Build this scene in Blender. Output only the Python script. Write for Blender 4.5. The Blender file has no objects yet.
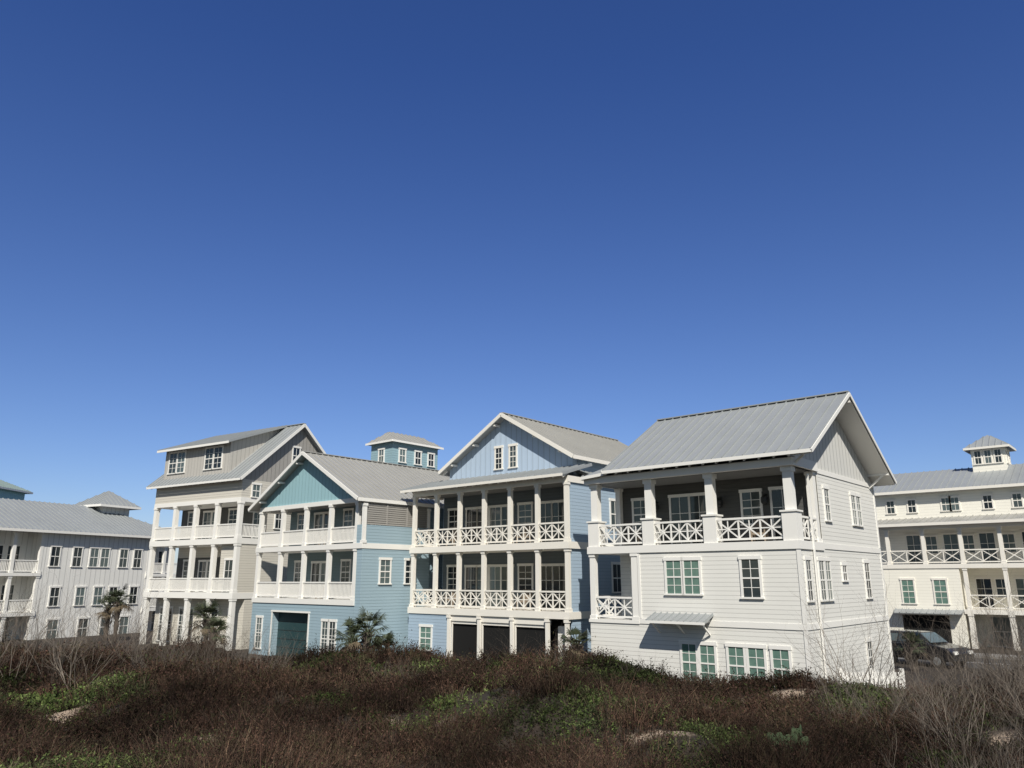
import bpy, math, random
import numpy as np
from mathutils import Vector, Matrix
random.seed(7); np.random.seed(7)
sc=bpy.context.scene
sc.view_settings.view_transform='Standard'; sc.view_settings.look='None'; sc.view_settings.exposure=0
COL=sc.collection
# ------------------------------------------------------------ materials
def nt(name):
    m=bpy.data.materials.new(name); m.use_nodes=True
    t=m.node_tree; b=t.nodes['Principled BSDF']; return m,t,b
def ND(t,ty,**k):
    n=t.nodes.new(ty)
    for a,v in k.items(): setattr(n,a,v)
    return n
def math_n(t,op,a,b=None):
    n=ND(t,'ShaderNodeMath',operation=op)
    for i,v in enumerate((a,b)):
        if v is None: continue
        if isinstance(v,(int,float)): n.inputs[i].default_value=v
        else: t.links.new(v,n.inputs[i])
    return n.outputs[0]
def mixc(t,fac,a,b,mode='MIX'):
    n=ND(t,'ShaderNodeMix',data_type='RGBA',blend_type=mode)
    for i,v in ((0,fac),(6,a),(7,b)):
        if isinstance(v,(int,float)): n.inputs[i].default_value=v
        elif isinstance(v,tuple): n.inputs[i].default_value=(*v,1) if len(v)==3 else v
        else: t.links.new(v,n.inputs[i])
    return n.outputs[2]
def noise_f(t,scale,vec=None,detail=4):
    n=ND(t,'ShaderNodeTexNoise'); n.inputs['Scale'].default_value=scale; n.inputs['Detail'].default_value=detail
    if vec is not None: t.links.new(vec,n.inputs['Vector'])
    return n.outputs['Fac']
def scaled(t,vec,s):
    n=ND(t,'ShaderNodeMapping'); n.inputs['Scale'].default_value=s; t.links.new(vec,n.inputs['Vector']); return n.outputs[0]
def weather(t,col,tc,amt=.14):
    n1=noise_f(t,1.0,scaled(t,tc,(1.3,1.3,.25))); n2=noise_f(t,.35,tc)
    f=math_n(t,'MULTIPLY',math_n(t,'ADD',n1,n2),amt)
    dark=tuple(c*.62 for c in col)
    return mixc(t,f,col,dark)
def siding(name,col,kind='lap',step=.17,rough=.65,ln=.38,var=.07,bump=.7):
    m,t,b=nt(name); tc=ND(t,'ShaderNodeTexCoord').outputs['Object']
    s=ND(t,'ShaderNodeSeparateXYZ'); t.links.new(tc,s.inputs[0])
    if kind=='lap':
        fr=math_n(t,'FRACT',math_n(t,'DIVIDE',s.outputs[2],step)); hgt=math_n(t,'SUBTRACT',1.0,fr)
        line=math_n(t,'GREATER_THAN',fr,.88)
        bid=math_n(t,'FLOOR',math_n(t,'DIVIDE',s.outputs[2],step))
    else:
        a=math_n(t,'DIVIDE',math_n(t,'ADD',s.outputs[0],s.outputs[1]),step)
        fr=math_n(t,'FRACT',a); hgt=math_n(t,'LESS_THAN',fr,.16)
        line=math_n(t,'MULTIPLY',math_n(t,'GREATER_THAN',fr,.16),math_n(t,'LESS_THAN',fr,.30))
        bid=math_n(t,'FLOOR',a)
    wn=ND(t,'ShaderNodeTexWhiteNoise',noise_dimensions='1D'); t.links.new(bid,wn.inputs['W'])
    c=weather(t,col,tc)
    c=mixc(t,math_n(t,'MULTIPLY',wn.outputs['Value'],var),c,tuple(x*.6 for x in col))
    c=mixc(t,math_n(t,'MULTIPLY',line,ln),c,tuple(x*.35 for x in col))
    t.links.new(c,b.inputs['Base Color']); b.inputs['Roughness'].default_value=rough
    bp=ND(t,'ShaderNodeBump'); bp.inputs['Distance'].default_value=.02; bp.inputs['Strength'].default_value=bump
    t.links.new(hgt,bp.inputs['Height']); t.links.new(bp.outputs[0],b.inputs['Normal'])
    return m
def plain(name,col,rough=.6,metal=0,amt=.12,spec=.5):
    m,t,b=nt(name); tc=ND(t,'ShaderNodeTexCoord').outputs['Object']
    t.links.new(weather(t,col,tc,amt),b.inputs['Base Color'])
    b.inputs['Roughness'].default_value=rough; b.inputs['Metallic'].default_value=metal
    b.inputs['Specular IOR Level'].default_value=spec
    return m
M={}
M['lap_white']=siding('lap_white',(.75,.74,.695))
M['batten_white']=siding('batten_white',(.68,.675,.64),'batten',.42,ln=.6)
M['lap_cream']=siding('lap_cream',(.61,.58,.51))
M['batten_taupe']=siding('batten_taupe',(.36,.345,.32),'batten',.35,ln=.5)
M['batten_dormer']=siding('batten_dormer',(.50,.48,.44),'batten',.35)
M['lap_blue']=siding('lap_blue',(.31,.42,.48))
M['batten_teal']=siding('batten_teal',(.32,.52,.57),'batten',.35)
M['batten_blue']=siding('batten_blue',(.46,.57,.70),'batten',.40)
M['lap_skyblue']=siding('lap_skyblue',(.35,.45,.55))
M['lap_tower']=siding('lap_tower',(.28,.42,.47))
M['lap_yellow']=siding('lap_yellow',(.89,.86,.76),step=.2,ln=.18,var=.03,bump=.25)
M['lap_porch']=siding('lap_porch',(.085,.085,.08))  # porch back walls: interior shade put into the siding colour
M['lap_porch_blue']=siding('lap_porch_blue',(.12,.145,.16))  # blue siding darkened to carry the porch shade
M['lap_porch_teal']=siding('lap_porch_teal',(.16,.23,.25))  # teal siding, porch shade mixed into its colour
M['batten_pale']=siding('batten_pale',(.84,.83,.79),'batten',.45)
M['trim']=plain('trim_paint',(.84,.825,.78),.55,amt=.10)
M['trim_cream']=plain('trim_cream',(.84,.805,.73),.55,amt=.12)
M['soffit']=plain('soffit_paint',(.18,.18,.175),.7)  # porch ceilings, darkened in colour for the shade inside
M['garage']=plain('garage_paint',(.02,.055,.06),.6)
M['door']=plain('door_paint',(.10,.10,.10),.4)
M['dark']=plain('dark_metal',(.02,.02,.02),.5)
M['screen']=plain('insect_screen',(.018,.018,.018),.9,spec=.1)
M['shutter']=siding('louvre_paint',(.34,.325,.30),'lap',.12,ln=.8)
M['concrete']=plain('concrete',(.30,.29,.27),.9)
M['asphalt']=plain('asphalt',(.055,.055,.055),.95)
M['paintline']=plain('road_paint',(.7,.7,.68),.8)
M['cushion']=plain('chair_wood',(.25,.20,.15),.8)
def metalroof(name,col):
    m,t,b=nt(name); tc=ND(t,'ShaderNodeTexCoord').outputs['Object']
    c=weather(t,col,tc,.35); t.links.new(c,b.inputs['Base Color'])
    b.inputs['Metallic'].default_value=.15; b.inputs['Roughness'].default_value=.45
    return m
M['roof']=metalroof('galvalume_roof',(.38,.40,.405))
M['roof_warm']=metalroof('galvalume_warm',(.43,.425,.40))
M['roof_teal']=metalroof('teal_roof',(.26,.33,.33))
m,t,b=nt('window_glass')
oi=ND(t,'ShaderNodeObjectInfo'); cr=ND(t,'ShaderNodeValToRGB')
cr.color_ramp.elements[0].position=.35; cr.color_ramp.elements[0].color=(.012,.018,.022,1)
cr.color_ramp.elements[1].position=.95; cr.color_ramp.elements[1].color=(.13,.17,.17,1)
tc=ND(t,'ShaderNodeTexCoord'); 
nf=noise_f(t,1.2,tc.outputs['Object'])
t.links.new(math_n(t,'ADD',math_n(t,'MULTIPLY',oi.outputs['Random'],.8),math_n(t,'MULTIPLY',nf,.3)),cr.inputs[0]); t.links.new(cr.outputs[0],b.inputs['Base Color'])
b.inputs['Roughness'].default_value=.06; b.inputs['Specular IOR Level'].default_value=.8
M['glass']=m
m,t,b=nt('green_blind_glass')
b.inputs['Roughness'].default_value=.12
tc=ND(t,'ShaderNodeTexCoord'); nf=noise_f(t,2.5,tc.outputs['Object'])
t.links.new(mixc(t,nf,(.05,.11,.10),(.20,.31,.25)),b.inputs['Base Color'])
M['glass_green']=m
def attr_mat(name,rough=.85,trans=0.0):
    m,t,b=nt(name); a=ND(t,'ShaderNodeAttribute',attribute_name='Col'); t.links.new(a.outputs['Color'],b.inputs['Base Color'])
    b.inputs['Roughness'].default_value=rough; b.inputs['Specular IOR Level'].default_value=.1
    return m
M['scrub']=attr_mat('scrub_stems')
# ------------------------------------------------------------ mesh builder
class MB:
    def __init__(s): s.v=[]; s.f=[]; s.m=[]
    def box(s,x0,x1,y0,y1,z0,z1,m=0):
        i=len(s.v)
        s.v+=[(x0,y0,z0),(x1,y0,z0),(x1,y1,z0),(x0,y1,z0),(x0,y0,z1),(x1,y0,z1),(x1,y1,z1),(x0,y1,z1)]
        for f in ((3,2,1,0),(4,5,6,7),(0,1,5,4),(1,2,6,5),(2,3,7,6),(3,0,4,7)):
            s.f.append(tuple(i+k for k in f)); s.m.append(m)
    def beam(s,p,q,w,h,m=0):
        p=Vector(p);q=Vector(q); d=(q-p).normalized()
        side=d.cross(Vector((0,0,1)))
        side=Vector((1,0,0)) if side.length<1e-4 else side.normalized()
        up=side.cross(d); i=len(s.v)
        for c in (p,q):
            for a,b in ((-1,-1),(1,-1),(1,1),(-1,1)): s.v.append(tuple(c+side*a*w/2+up*b*h/2))
        for f in ((0,1,2,3),(7,6,5,4),(0,4,5,1),(1,5,6,2),(2,6,7,3),(3,7,4,0)):
            s.f.append(tuple(i+k for k in f)); s.m.append(m)
    def prism(s,pts,off,m=0):
        i=len(s.v); n=len(pts); off=Vector(off)
        s.v+=[tuple(Vector(p)) for p in pts]+[tuple(Vector(p)+off) for p in pts]
        s.f.append(tuple(range(i,i+n))); s.f.append(tuple(range(i+2*n-1,i+n-1,-1)));s.m+= [m,m]
        for k in range(n):
            a=k;b2=(k+1)%n; s.f.append((i+b2,i+a,i+n+a,i+n+b2)); s.m.append(m)
    def roof(s,pts,m=0,th=.10,step=.45,rib=.05):
        P=[Vector(p) for p in pts]; ev=(P[1]-P[0]).normalized()
        nrm=(P[1]-P[0]).cross(P[2]-P[0]).normalized()
        if nrm.z<0: nrm=-nrm
        up=nrm.cross(ev)
        if up.z<0: up=-up
        s.prism([p for p in P],-nrm*th,m)
        poly=[((p-P[0]).dot(ev),(p-P[0]).dot(up)) for p in P]
        L=max(a for a,_ in poly); lo=min(a for a,_ in poly); x=lo+.03
        n=max(1,round((L-lo-.06)/step)); st=(L-lo-.06)/n
        for k in range(n+1):
            xx=lo+.03+k*st; ys=[]
            for j in range(len(poly)):
                (ax,ay),(bx,by)=poly[j],poly[(j+1)%len(poly)]
                if abs(ax-bx)<1e-6: continue
                tt=(xx-ax)/(bx-ax)
                if -1e-6<=tt<=1+1e-6: ys.append(ay+tt*(by-ay))
            if len(ys)<2 or max(ys)-min(ys)<.08: continue
            a=P[0]+ev*xx+up*min(ys)+nrm*rib*.3; c=P[0]+ev*xx+up*max(ys)+nrm*rib*.3
            s.beam(a,c,.035,rib*1.8,m)
    def mesh(s,name,mats):
        me=bpy.data.meshes.new(name); me.from_pydata(s.v,[],s.f)
        for mm in mats: me.materials.append(M[mm] if isinstance(mm,str) else mm)
        me.polygons.foreach_set('material_index',s.m); 
        import bmesh
        bm=bmesh.new(); bm.from_mesh(me); bmesh.ops.recalc_face_normals(bm,faces=bm.faces); bm.to_mesh(me); bm.free()
        return me
    def obj(s,name,parent,mats,loc=(0,0,0),rot=0,label=None):
        return mk(name,s.mesh(name,mats),parent,loc,rot,label)
def mk(name,me,parent=None,loc=(0,0,0),rot=0,label=None):
    o=bpy.data.objects.new(name,me); COL.objects.link(o); o.parent=parent
    o.location=loc; o.rotation_euler=(0,0,rot)
    if label: o['label']=label
    return o
def thing(name,loc,rot,label,cat,group=None,me=None):
    o=bpy.data.objects.new(name,me); COL.objects.link(o); o.location=loc; o.rotation_euler=(0,0,rot)
    o['label']=label; o['category']=cat
    if group: o['group']=group
    return o
ROT={'F':0,'R':math.pi/2,'L':-math.pi/2,'B':math.pi}
CACHE={}
def window(par,face,a,wall,z0,z1,w,trim='trim',glass='glass',rows=2,cols=2,name='window',split=True):
    key=(round(w,2),round(z1-z0,2),trim,glass,rows,cols,name,split)
    h=z1-z0
    if key not in CACHE:
        b=MB(); c=.10
        b.box(-w/2-c,-w/2,-.05,.0,0,h); b.box(w/2,w/2+c,-.05,.0,0,h)
        b.box(-w/2-c-.03,w/2+c+.03,-.065,0,h,h+c+.04); b.box(-w/2-c-.04,w/2+c+.04,-.09,0,-.07,0)
        if split: b.box(-w/2,w/2,-.045,0,h/2-.03,h/2+.03)
        for i in range(1,cols): b.box(-w/2+w*i/cols-.012,-w/2+w*i/cols+.012,-.036,0,0,h)
        for j in range(1,rows):
            zz=h*j/rows
            if split and abs(zz-h/2)<.05: continue
            b.box(-w/2,w/2,-.034,0,zz-.012,zz+.012)
        p=MB(); p.box(-w/2+.001,w/2-.001,-.02,-.004,.001,h-.001)
        CACHE[key]=(b.mesh(name,[trim]),p.mesh('pane',[glass]))
    fm,pm=CACHE[key]
    loc={'F':(a,wall,z0),'B':(a,wall,z0),'R':(wall,a,z0),'L':(wall,a,z0)}[face]
    o=mk(name,fm,par,loc,ROT[face]); mk('pane',pm,o); return o
def door(par,face,a,wall,z0,w=.95,h=2.15,trim='trim',glass='glass'): return window(par,face,a,wall,z0,z0+h,w,trim,glass,3,2,'door',False)
def column(par,x,y,z0,z1,w=.2,trim='trim',kind='plain'):
    key=('col',round(z1-z0,2),w,trim,kind)
    if key not in CACHE:
        h=z1-z0; b=MB()
        if kind=='plain':
            b.box(-w/2,w/2,-w/2,w/2,.16,h-.14); k=w/2+.035
            b.box(-k,k,-k,k,0,.16); b.box(-k,k,-k,k,h-.14,h)
        else:
            k=.29; b.box(-k,k,-k,k,0,1.1); b.box(-k-.05,k+.05,-k-.05,k+.05,1.1,1.17)
            b.box(-w/2,w/2,-w/2,w/2,1.17,h-.2); k=w/2+.05; b.box(-k,k,-k,k,h-.2,h)
        CACHE[key]=b.mesh('column',[trim])
    return mk('column',CACHE[key],par,(x,y,z0))
def railing(par,p,q,z,style='x',trim='trim',n=2,h=.98):
    p=Vector((*p,0));q=Vector((*q,0)); L=(q-p).length; b=MB()
    b.box(0,L,-.05,.05,h-.08,h); b.box(0,L,-.03,.03,.08,.16)
    if style=='bal':
        k=int(L/.115)
        for i in range(k): 
            x=(i+.5)*L/k; b.box(x-.024,x+.024,-.02,.02,.16,h-.08)
    else:
        w=L/n; z0,z1=.16,h-.08
        for i in range(n):
            x0=i*w;x1=x0+w
            if i: b.box(x0-.03,x0+.03,-.025,.025,z0,z1)
            b.beam((x0,.004,z0),(x1,.004,z1),.035,.055); b.beam((x0,-.004,z1),(x1,-.004,z0),.03,.055)
            xm=(x0+x1)/2;zm=(z0+z1)/2
            if style=='xd':
                b.beam((x0,.007,zm),(x1,.007,zm),.025,.045)
                b.box(xm-.02,xm+.02,-.016,.016,z0,z1)
    ang=math.atan2(q.y-p.y,q.x-p.x)
    return b.obj('railing',par,[trim],(p.x,p.y,z),ang)
def chair(par,x,y,z,rot):
    if 'chair' not in CACHE:
        b=MB(); b.box(-.3,.3,-.3,.3,.36,.44)
        for sx in (-.27,.27):
            for sy in (-.26,.26): b.box(sx-.03,sx+.03,sy-.03,sy+.03,0,.6)
            b.box(sx-.05,sx+.05,-.3,.3,.6,.64)
        b.beam((0,.28,.4),(0,.42,1.0),.56,.05)
        CACHE['chair']=b.mesh('porch_chair',['cushion'])
    m=Matrix.Translation(par.location)@Matrix.Rotation(par.rotation_euler.z,4,'Z')
    p=m@Vector((x,y,z)); thing('porch_chair',p,par.rotation_euler.z+rot,'wooden porch chair standing on a house balcony','chair','chairs on the porches',CACHE['chair'])
def fascia(b,p,q,m=0,w=.04,h=.2,dz=-.08):
    b.beam((p[0],p[1],p[2]+dz),(q[0],q[1],q[2]+dz),w,h,m)
def tails(b,x0,x1,y0,y1,z0,z1,m=0,step=.6):
    n=int((x1-x0)/step)
    for i in range(n+1):
        x=x0+(x1-x0)*i/n; b.beam((x,y0,z0),(x,y1,z1),.07,.12,m)
A41=-math.radians(41)
# ============================================================ white corner house
def house_white():
    H=thing('beach_house',(3.56,36.43,0),A41,'white lap-sided three-storey house with x-braced top porch and metal roof','house','row of beach houses')
    W,D=9.8,10.2; d2,d3=2.8,5.98; tb=8.87; ul=1.5
    b=MB(); b.box(0,W,.0,D,-.5,d2-.14); b.box(2.6,W,0,D,d2-.14,d3-.32); b.box(0,2.6,2.6,D,d2-.14,d3-.32); b.box(0,W,2.62,D,d3-.32,tb+.05)
    b.obj('wall',H,['lap_white'])
    b=MB(); b.box(.02,W-.02,2.60,2.62,d3,tb); b.obj('porch_wall',H,['lap_porch'])  # thin dark skin over the siding, standing in for porch shade
    slope=.60; ez=9.35; rv=4.8; ev=-.5; rz=ez+slope*(rv-ev); re=10.5; rez=rz-slope*(re-rv)
    u0,u1=ul-.3,W+1.0
    for u in (W-.12,ul):
        b=MB(); b.prism([(u,0,tb+.05),(u,D,tb+.05),(u,D,rez+slope*(re-D)-.12),(u,rv,rz-.12),(u,0,ez+slope*.5-.12)],(.12,0,0))
        b.obj('gable_wall',H,['batten_white'])
    b=MB(); b.roof([(u0,ev,ez),(u1,ev,ez),(u1,rv,rz),(u0,rv,rz)]); b.roof([(u0,re,rez),(u1,re,rez),(u1,rv,rz),(u0,rv,rz)])
    b.beam((u0,rv,rz+.03),(u1,rv,rz+.03),.3,.05)
    tails(b,1.3,W+.7,.05,ev+.06,ez+.12,ez-.14,1)
    fascia(b,(u0,ev-.02,ez),(u1,ev-.02,ez),1,h=.14,dz=-.06); 
    # painted soffit boards under the rake overhang
    b.prism([(W+.005,ev+.1,ez-.14),(u1-.03,ev+.1,ez-.14),(u1-.03,rv,rz-.2),(W+.005,rv,rz-.2)],(0,0,-.02),1)
    b.prism([(W+.005,re-.1,rez-.14),(u1-.03,re-.1,rez-.14),(u1-.03,rv,rz-.2),(W+.005,rv,rz-.2)],(0,0,-.02),1)
    for uu in (u0-.02,u1+.02):
        fascia(b,(uu,ev-.03,ez-.02),(uu,rv,rz-.02),1,h=.15,dz=-.06); fascia(b,(uu,re,rez-.02),(uu,rv,rz-.02),1,h=.15,dz=-.06)
    b.obj('roof',H,['roof','trim'])
    sl0=-.12
    b=MB(); zt=9.75; b.roof([(sl0,re,9.2),(sl0,ev+.2,9.2),(ul,ev+.6,zt-.02),(ul,re,zt-.02)]); fascia(b,(sl0-.02,ev+.2,9.2),(sl0-.02,re,9.2),1,h=.16,dz=-.06)
    b.prism([(sl0,ev+.2,9.2),(u0-.03,ev+.2,9.25),(u0-.03,ev+.5,9.62),(ul-.4,ev+.55,9.6)],(0,0,-.08)); fascia(b,(sl0-.02,ev+.18,9.2),(u0-.04,ev+.18,9.3),1,h=.14,dz=-.06)
    b.obj('side_roof',H,['roof','trim'])
    for v in (.2,5.0,9.6):
        b=MB()
        zz=(ez+slope*(v-ev) if v<rv else rz-slope*(v-rv))-.25
        b.beam((W,v,zz-.0),(u1-.05,v,zz),.1,.1); b.beam((W,v,zz-.6),(u1-.25,v,zz),.09,.09)
        b.obj('rake_bracket',H,['trim'])
    b=MB()
    b.box(-.06,W+.06,-.06,2.6,d3-.32,d3,0)
    b.box(-.05,2.6,-.05,2.6,d2-.14,d2,0)
    b.obj('deck',H,['trim'])
    b=MB(); b.box(2.55,W+.035,-.035,0,d2-.12,d2+.1); b.box(W,W+.035,0,D,d2-.12,d2+.1); b.box(W,W+.035,2.63,D,d3-.25,d3-.02)
    b.box(W,W+.035,2.63,D,tb-.05,tb+.15)
    b.box(W-.1,W+.03,-.03,.1,-.5,d2-.13); b.box(W-.1,W+.03,-.03,.1,d2+.11,d3-.33)
    b.box(2.6,2.72,-.03,.0,d2+.11,d3-.33); b.box(W,W+.03,D-.12,D+.03,-.5,d2-.13); b.box(W,W+.03,D-.12,D+.03,d2+.11,d3-.26); b.box(W,W+.03,D-.12,D+.03,d3,tb-.06)
    b.obj('trim_board',H,['trim'])
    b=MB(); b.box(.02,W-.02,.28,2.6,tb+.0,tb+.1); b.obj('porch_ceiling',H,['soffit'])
    b=MB(); b.box(-.1,W+.1,-.13,.15,tb,tb+.3); b.box(W-.18,W+.1,.15,2.6,tb,tb+.38); b.box(-.1,.15,.15,2.6,tb,tb+.2); b.obj('porch_beam',H,['trim'])
    cu=[.28,3.2,6.15,W-.28]
    for u in cu: column(H,u,.28,d3,tb,.34,'trim','ped')
    column(H,W-.2,2.45,d3,tb,.3)
    column(H,.15,2.45,d3,tb,.25)
    for a,c in zip(cu[:-1],cu[1:]): railing(H,(a+.3,.1),(c-.3,.1),d3,'xd',n=3)
    railing(H,(W-.1,.6),(W-.1,2.3),d3,'xd',n=2); railing(H,(.1,.6),(.1,2.3),d3,'x',n=1)
    column(H,.15,.15,d2,d3-.32,.26); column(H,2.42,.14,d2,d3-.32,.3); railing(H,(.3,.1),(2.27,.1),d2,'xd',n=2); railing(H,(.1,.3),(.1,2.4),d2,'x',n=2)
    g='glass_green'
    for u in (4.38,5.22): window(H,'F',u,0,3.95,5.3,.68,glass=g,rows=4,cols=2)
    window(H,'F',7.8,0,3.85,5.3,.70,rows=4)
    for u in (4.9,5.72,6.95,7.78,8.75): window(H,'F',u,0,.55,1.95,.62,glass=g,rows=4)
    for u in (1.0,1.7): door(H,'F',u,2.6,d2+.02,.62,2.25,glass=g)
    for u in (1.3,6.9): window(H,'F',u,2.6,d3+.9,d3+2.25,.8,rows=4)
    for u in (3.4,4.4,8.3): door(H,'F',u,2.6,d3+.02,.9,2.25)
    for a,w in ((.7,.45),(2.1,.5),(2.8,.5),(7.8,.6)): window(H,'R',a,W,3.75,5.25,w,rows=4)
    for a,w in ((3.5,.5),(6.9,.5),(7.6,.5)): window(H,'R',a,W,d3+.95,d3+2.25,w,rows=4)
    window(H,'R',4.8,W,4.5,5.1,.45); window(H,'R',7.0,W,.6,1.9,.55,rows=4)
    b=MB(); b.roof([(3.4,-.85,2.85),(6.1,-.85,2.85),(6.1,-.04,3.15),(3.4,-.04,3.15)],th=.05,step=.3)
    fascia(b,(3.4,-.86,2.85),(6.1,-.86,2.85),1,h=.10,dz=-.03)
    for u in (3.6,4.75,5.9): b.beam((u,-.04,2.35),(u,-.7,2.8),.06,.06,1); b.beam((u,-.04,2.9),(u,-.78,2.77),.06,.06,1)
    b.obj('canopy',H,['roof','trim'])
    for u in (2.25,5.5,7.6):
        b=MB(); n=8; 
        for z0,z1,r0,r1 in ((0,.1,.08,.17),(.1,.3,.17,.17),(.3,.42,.17,.05)):
            i=len(b.v)
            for zz,rr in ((z0,r0),(z1,r1)):
                b.v+=[(math.cos(k*.7854)*rr,-.24+math.sin(k*.7854)*rr,zz) for k in range(n)]
            for k in range(n): b.f.append((i+k,i+(k+1)%n,i+n+(k+1)%n,i+n+k)); b.m.append(0)
        b.box(-.03,.03,-.24,0,.42,.47)
        b.obj('wall_lantern',H,['dark'],(u,2.6,d3+1.65))
    b=MB(); b.box(W+.04,W+.11,1.35,1.43,-.3,tb-.2); b.obj('downpipe',H,['trim'])
    chair(H,2.0,1.8,d3,0); chair(H,7.5,1.8,d3,.2)
    return H
# ============================================================ blue gable house
def house_blue():
    H=thing('beach_house',(-5.95,46.2,0),A41,'pale blue gabled house with double cream porches and x railings','house','row of beach houses')
    W,D=11.55,13.0; d2,d3=3.0,6.35; tb=9.3; pv=2.4
    gc=5.75; half=5.1; az=13.85; sl=.58; gv=pv-.35; hw=4.7
    b=MB(); b.box(.2,W-.2,pv+.02,D,0,9.75); b.box(gc-hw,gc+hw,pv+.02,D,9.75,11.0); b.obj('wall',H,['lap_skyblue'])
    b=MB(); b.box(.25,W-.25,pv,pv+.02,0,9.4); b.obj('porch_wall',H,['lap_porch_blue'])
    b=MB(); b.box(W-.16,W-.06,.32,pv+.01,d2,d3-.34); b.box(W-.16,W-.06,.32,pv+.01,d3,tb); b.box(W-.16,W-.06,.32,pv+.01,0,d2-.34); b.obj('side_wall',H,['lap_skyblue'])
    b=MB()
    b.prism([(gc-hw,gv,9.9),(gc+hw,gv,9.9),(gc+hw,gv,az-sl*hw-.1),(gc,gv,az-.1),(gc-hw,gv,az-sl*hw-.1)],(0,.34,0)); b.obj('gable_wall',H,['batten_blue'])
    ez=az-sl*half; f0=gv-.55; f1=D+.5
    b=MB(); b.roof([(gc-half,f1,ez),(gc-half,f0,ez),(gc,f0,az),(gc,f1,az)]); b.roof([(gc+half,f0,ez),(gc+half,f1,ez),(gc,f1,az),(gc,f0,az)])
    b.beam((gc,f0,az+.03),(gc,f1,az+.03),.3,.05)
    for sgn in (-1,1):
        fascia(b,(gc+sgn*half,f0-.02,ez),(gc,f0-.02,az),1,h=.2,w=.06,dz=-.07)
        fascia(b,(gc+sgn*(half+.02),f0,ez),(gc+sgn*(half+.02),f1,ez),1)
        for k in range(20):
            v=f0+.3+k*.62; b.beam((gc+sgn*(half-.05),v,ez-.14),(gc+sgn*(half-.4),v,ez-.14+.35*sl),.07,.12,1)
        for fr in (.12,.45,.8):
            x=gc+sgn*half*fr; z=az-sl*half*fr-.25; b.beam((x,f0+.05,z),(x,gv,z),.09,.12,1)
    b.obj('roof',H,['roof_warm','trim_cream'])
    b=MB(); b.roof([(W+.1,gv+.05,9.75),(W+.1,f1,9.75),(gc+hw,f1,10.2),(gc+hw,gv+.05,10.2)]); b.roof([(-.3,f1,9.75),(-.3,gv+.05,9.75),(gc-hw,gv+.05,10.3),(gc-hw,f1,10.3)]); fascia(b,(W+.12,gv+.05,9.75),(W+.12,f1,9.75),1)
    b.obj('side_roof',H,['roof','trim_cream'])
    b=MB(); b.roof([(-.5,-.5,9.68),(W+.1,-.5,9.68),(W+.1,gv+.02,10.4),(-.5,gv+.02,10.4)]); fascia(b,(-.5,-.52,9.68),(W+.1,-.52,9.68),1,h=.14)
    tails(b,-.2,W,.1,-.42,9.78,9.52,1); b.obj('porch_roof',H,['roof','trim_cream'])
    b=MB(); b.box(-.05,W+.05,-.06,pv,d2-.34,d2); b.box(-.05,W+.05,-.06,pv,d3-.34,d3); b.obj('deck',H,['trim_cream'])
    b=MB(); b.box(-.02,W+.02,.03,.22,tb,tb+.32); b.box(-.02,.2,.22,pv,tb,tb+.32); b.box(W-.2,W+.02,.22,pv,tb,tb+.32); b.obj('porch_beam',H,['trim_cream'])
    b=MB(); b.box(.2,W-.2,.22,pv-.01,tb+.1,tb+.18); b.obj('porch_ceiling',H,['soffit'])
    us=[.14+i*(W-.28)/6 for i in range(7)]
    for z0,z1 in ((d2,d3-.34),(d3,tb)):
        for u in us: column(H,u,.13,z0,z1,.21,'trim_cream')
        for a,c in zip(us[:-1],us[1:]): railing(H,(a+.11,.1),(c-.11,.1),z0,'xd','trim_cream',n=2)
        railing(H,(.12,.25),(.12,pv),z0,'x','trim_cream',n=2)
        for i,u in enumerate((1.2,3.0,4.9,6.8,8.6,10.4)):
            if i in (1,2,4): door(H,'F',u-.35,pv,z0+.02,.8,2.2,'trim_cream'); door(H,'F',u+.55,pv,z0+.02,.8,2.2,'trim_cream')
            else: window(H,'F',u,pv,z0+.9,z0+2.25,.9,'trim_cream',rows=4)
        for k in (2.1,7.5): chair(H,k,1.4,z0,.15)
    for u in (gc-.65,gc+.45): window(H,'F',u,gv,10.75,11.95,.45,'trim_cream',rows=4)
    b=MB(); b.box(0,3.2,.0,pv,-.3,d2-.34); b.box(3.2,10.2,.03,.28,2.35,d2-.34,1); b.obj('ground_wall',H,['lap_skyblue','trim_cream'])
    window(H,'F',1.5,0,.75,1.95,.85,glass='glass_green',rows=4)
    for u in (3.33,5.6,7.9,10.2,W-.15): column(H,u,.0,0,d2-.36,.17,'trim_cream')
    for a,c in ((3.43,5.5),(5.7,7.8),(8.0,10.1)):
        b=MB(); b.box(a,c,.1,.16,2.2,2.35); b.box(a,c,.1,.16,-.1,.1); b.box(a,a+.05,.1,.16,.1,2.2); b.box(c-.05,c,.1,.16,.1,2.2)
        b.obj('screen_frame',H,['trim_cream'])
    b=MB(); b.box(3.43,10.2,.2,.22,.0,2.35); b.obj('porch_screen',H,['screen'])
    b=MB(); b.box(W-1.1,W-.3,.5,.6,0,2.3); b.obj('door',H,['trim'])
    for a in (4.5,8): window(H,'R',a,W-.2,d3+.9,d3+2.3,.8); window(H,'R',a,W-.2,d2+.9,d2+2.3,.8)
    for a in (4,8): window(H,'L',a,.2,d3+.9,d3+2.3,.8)
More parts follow.
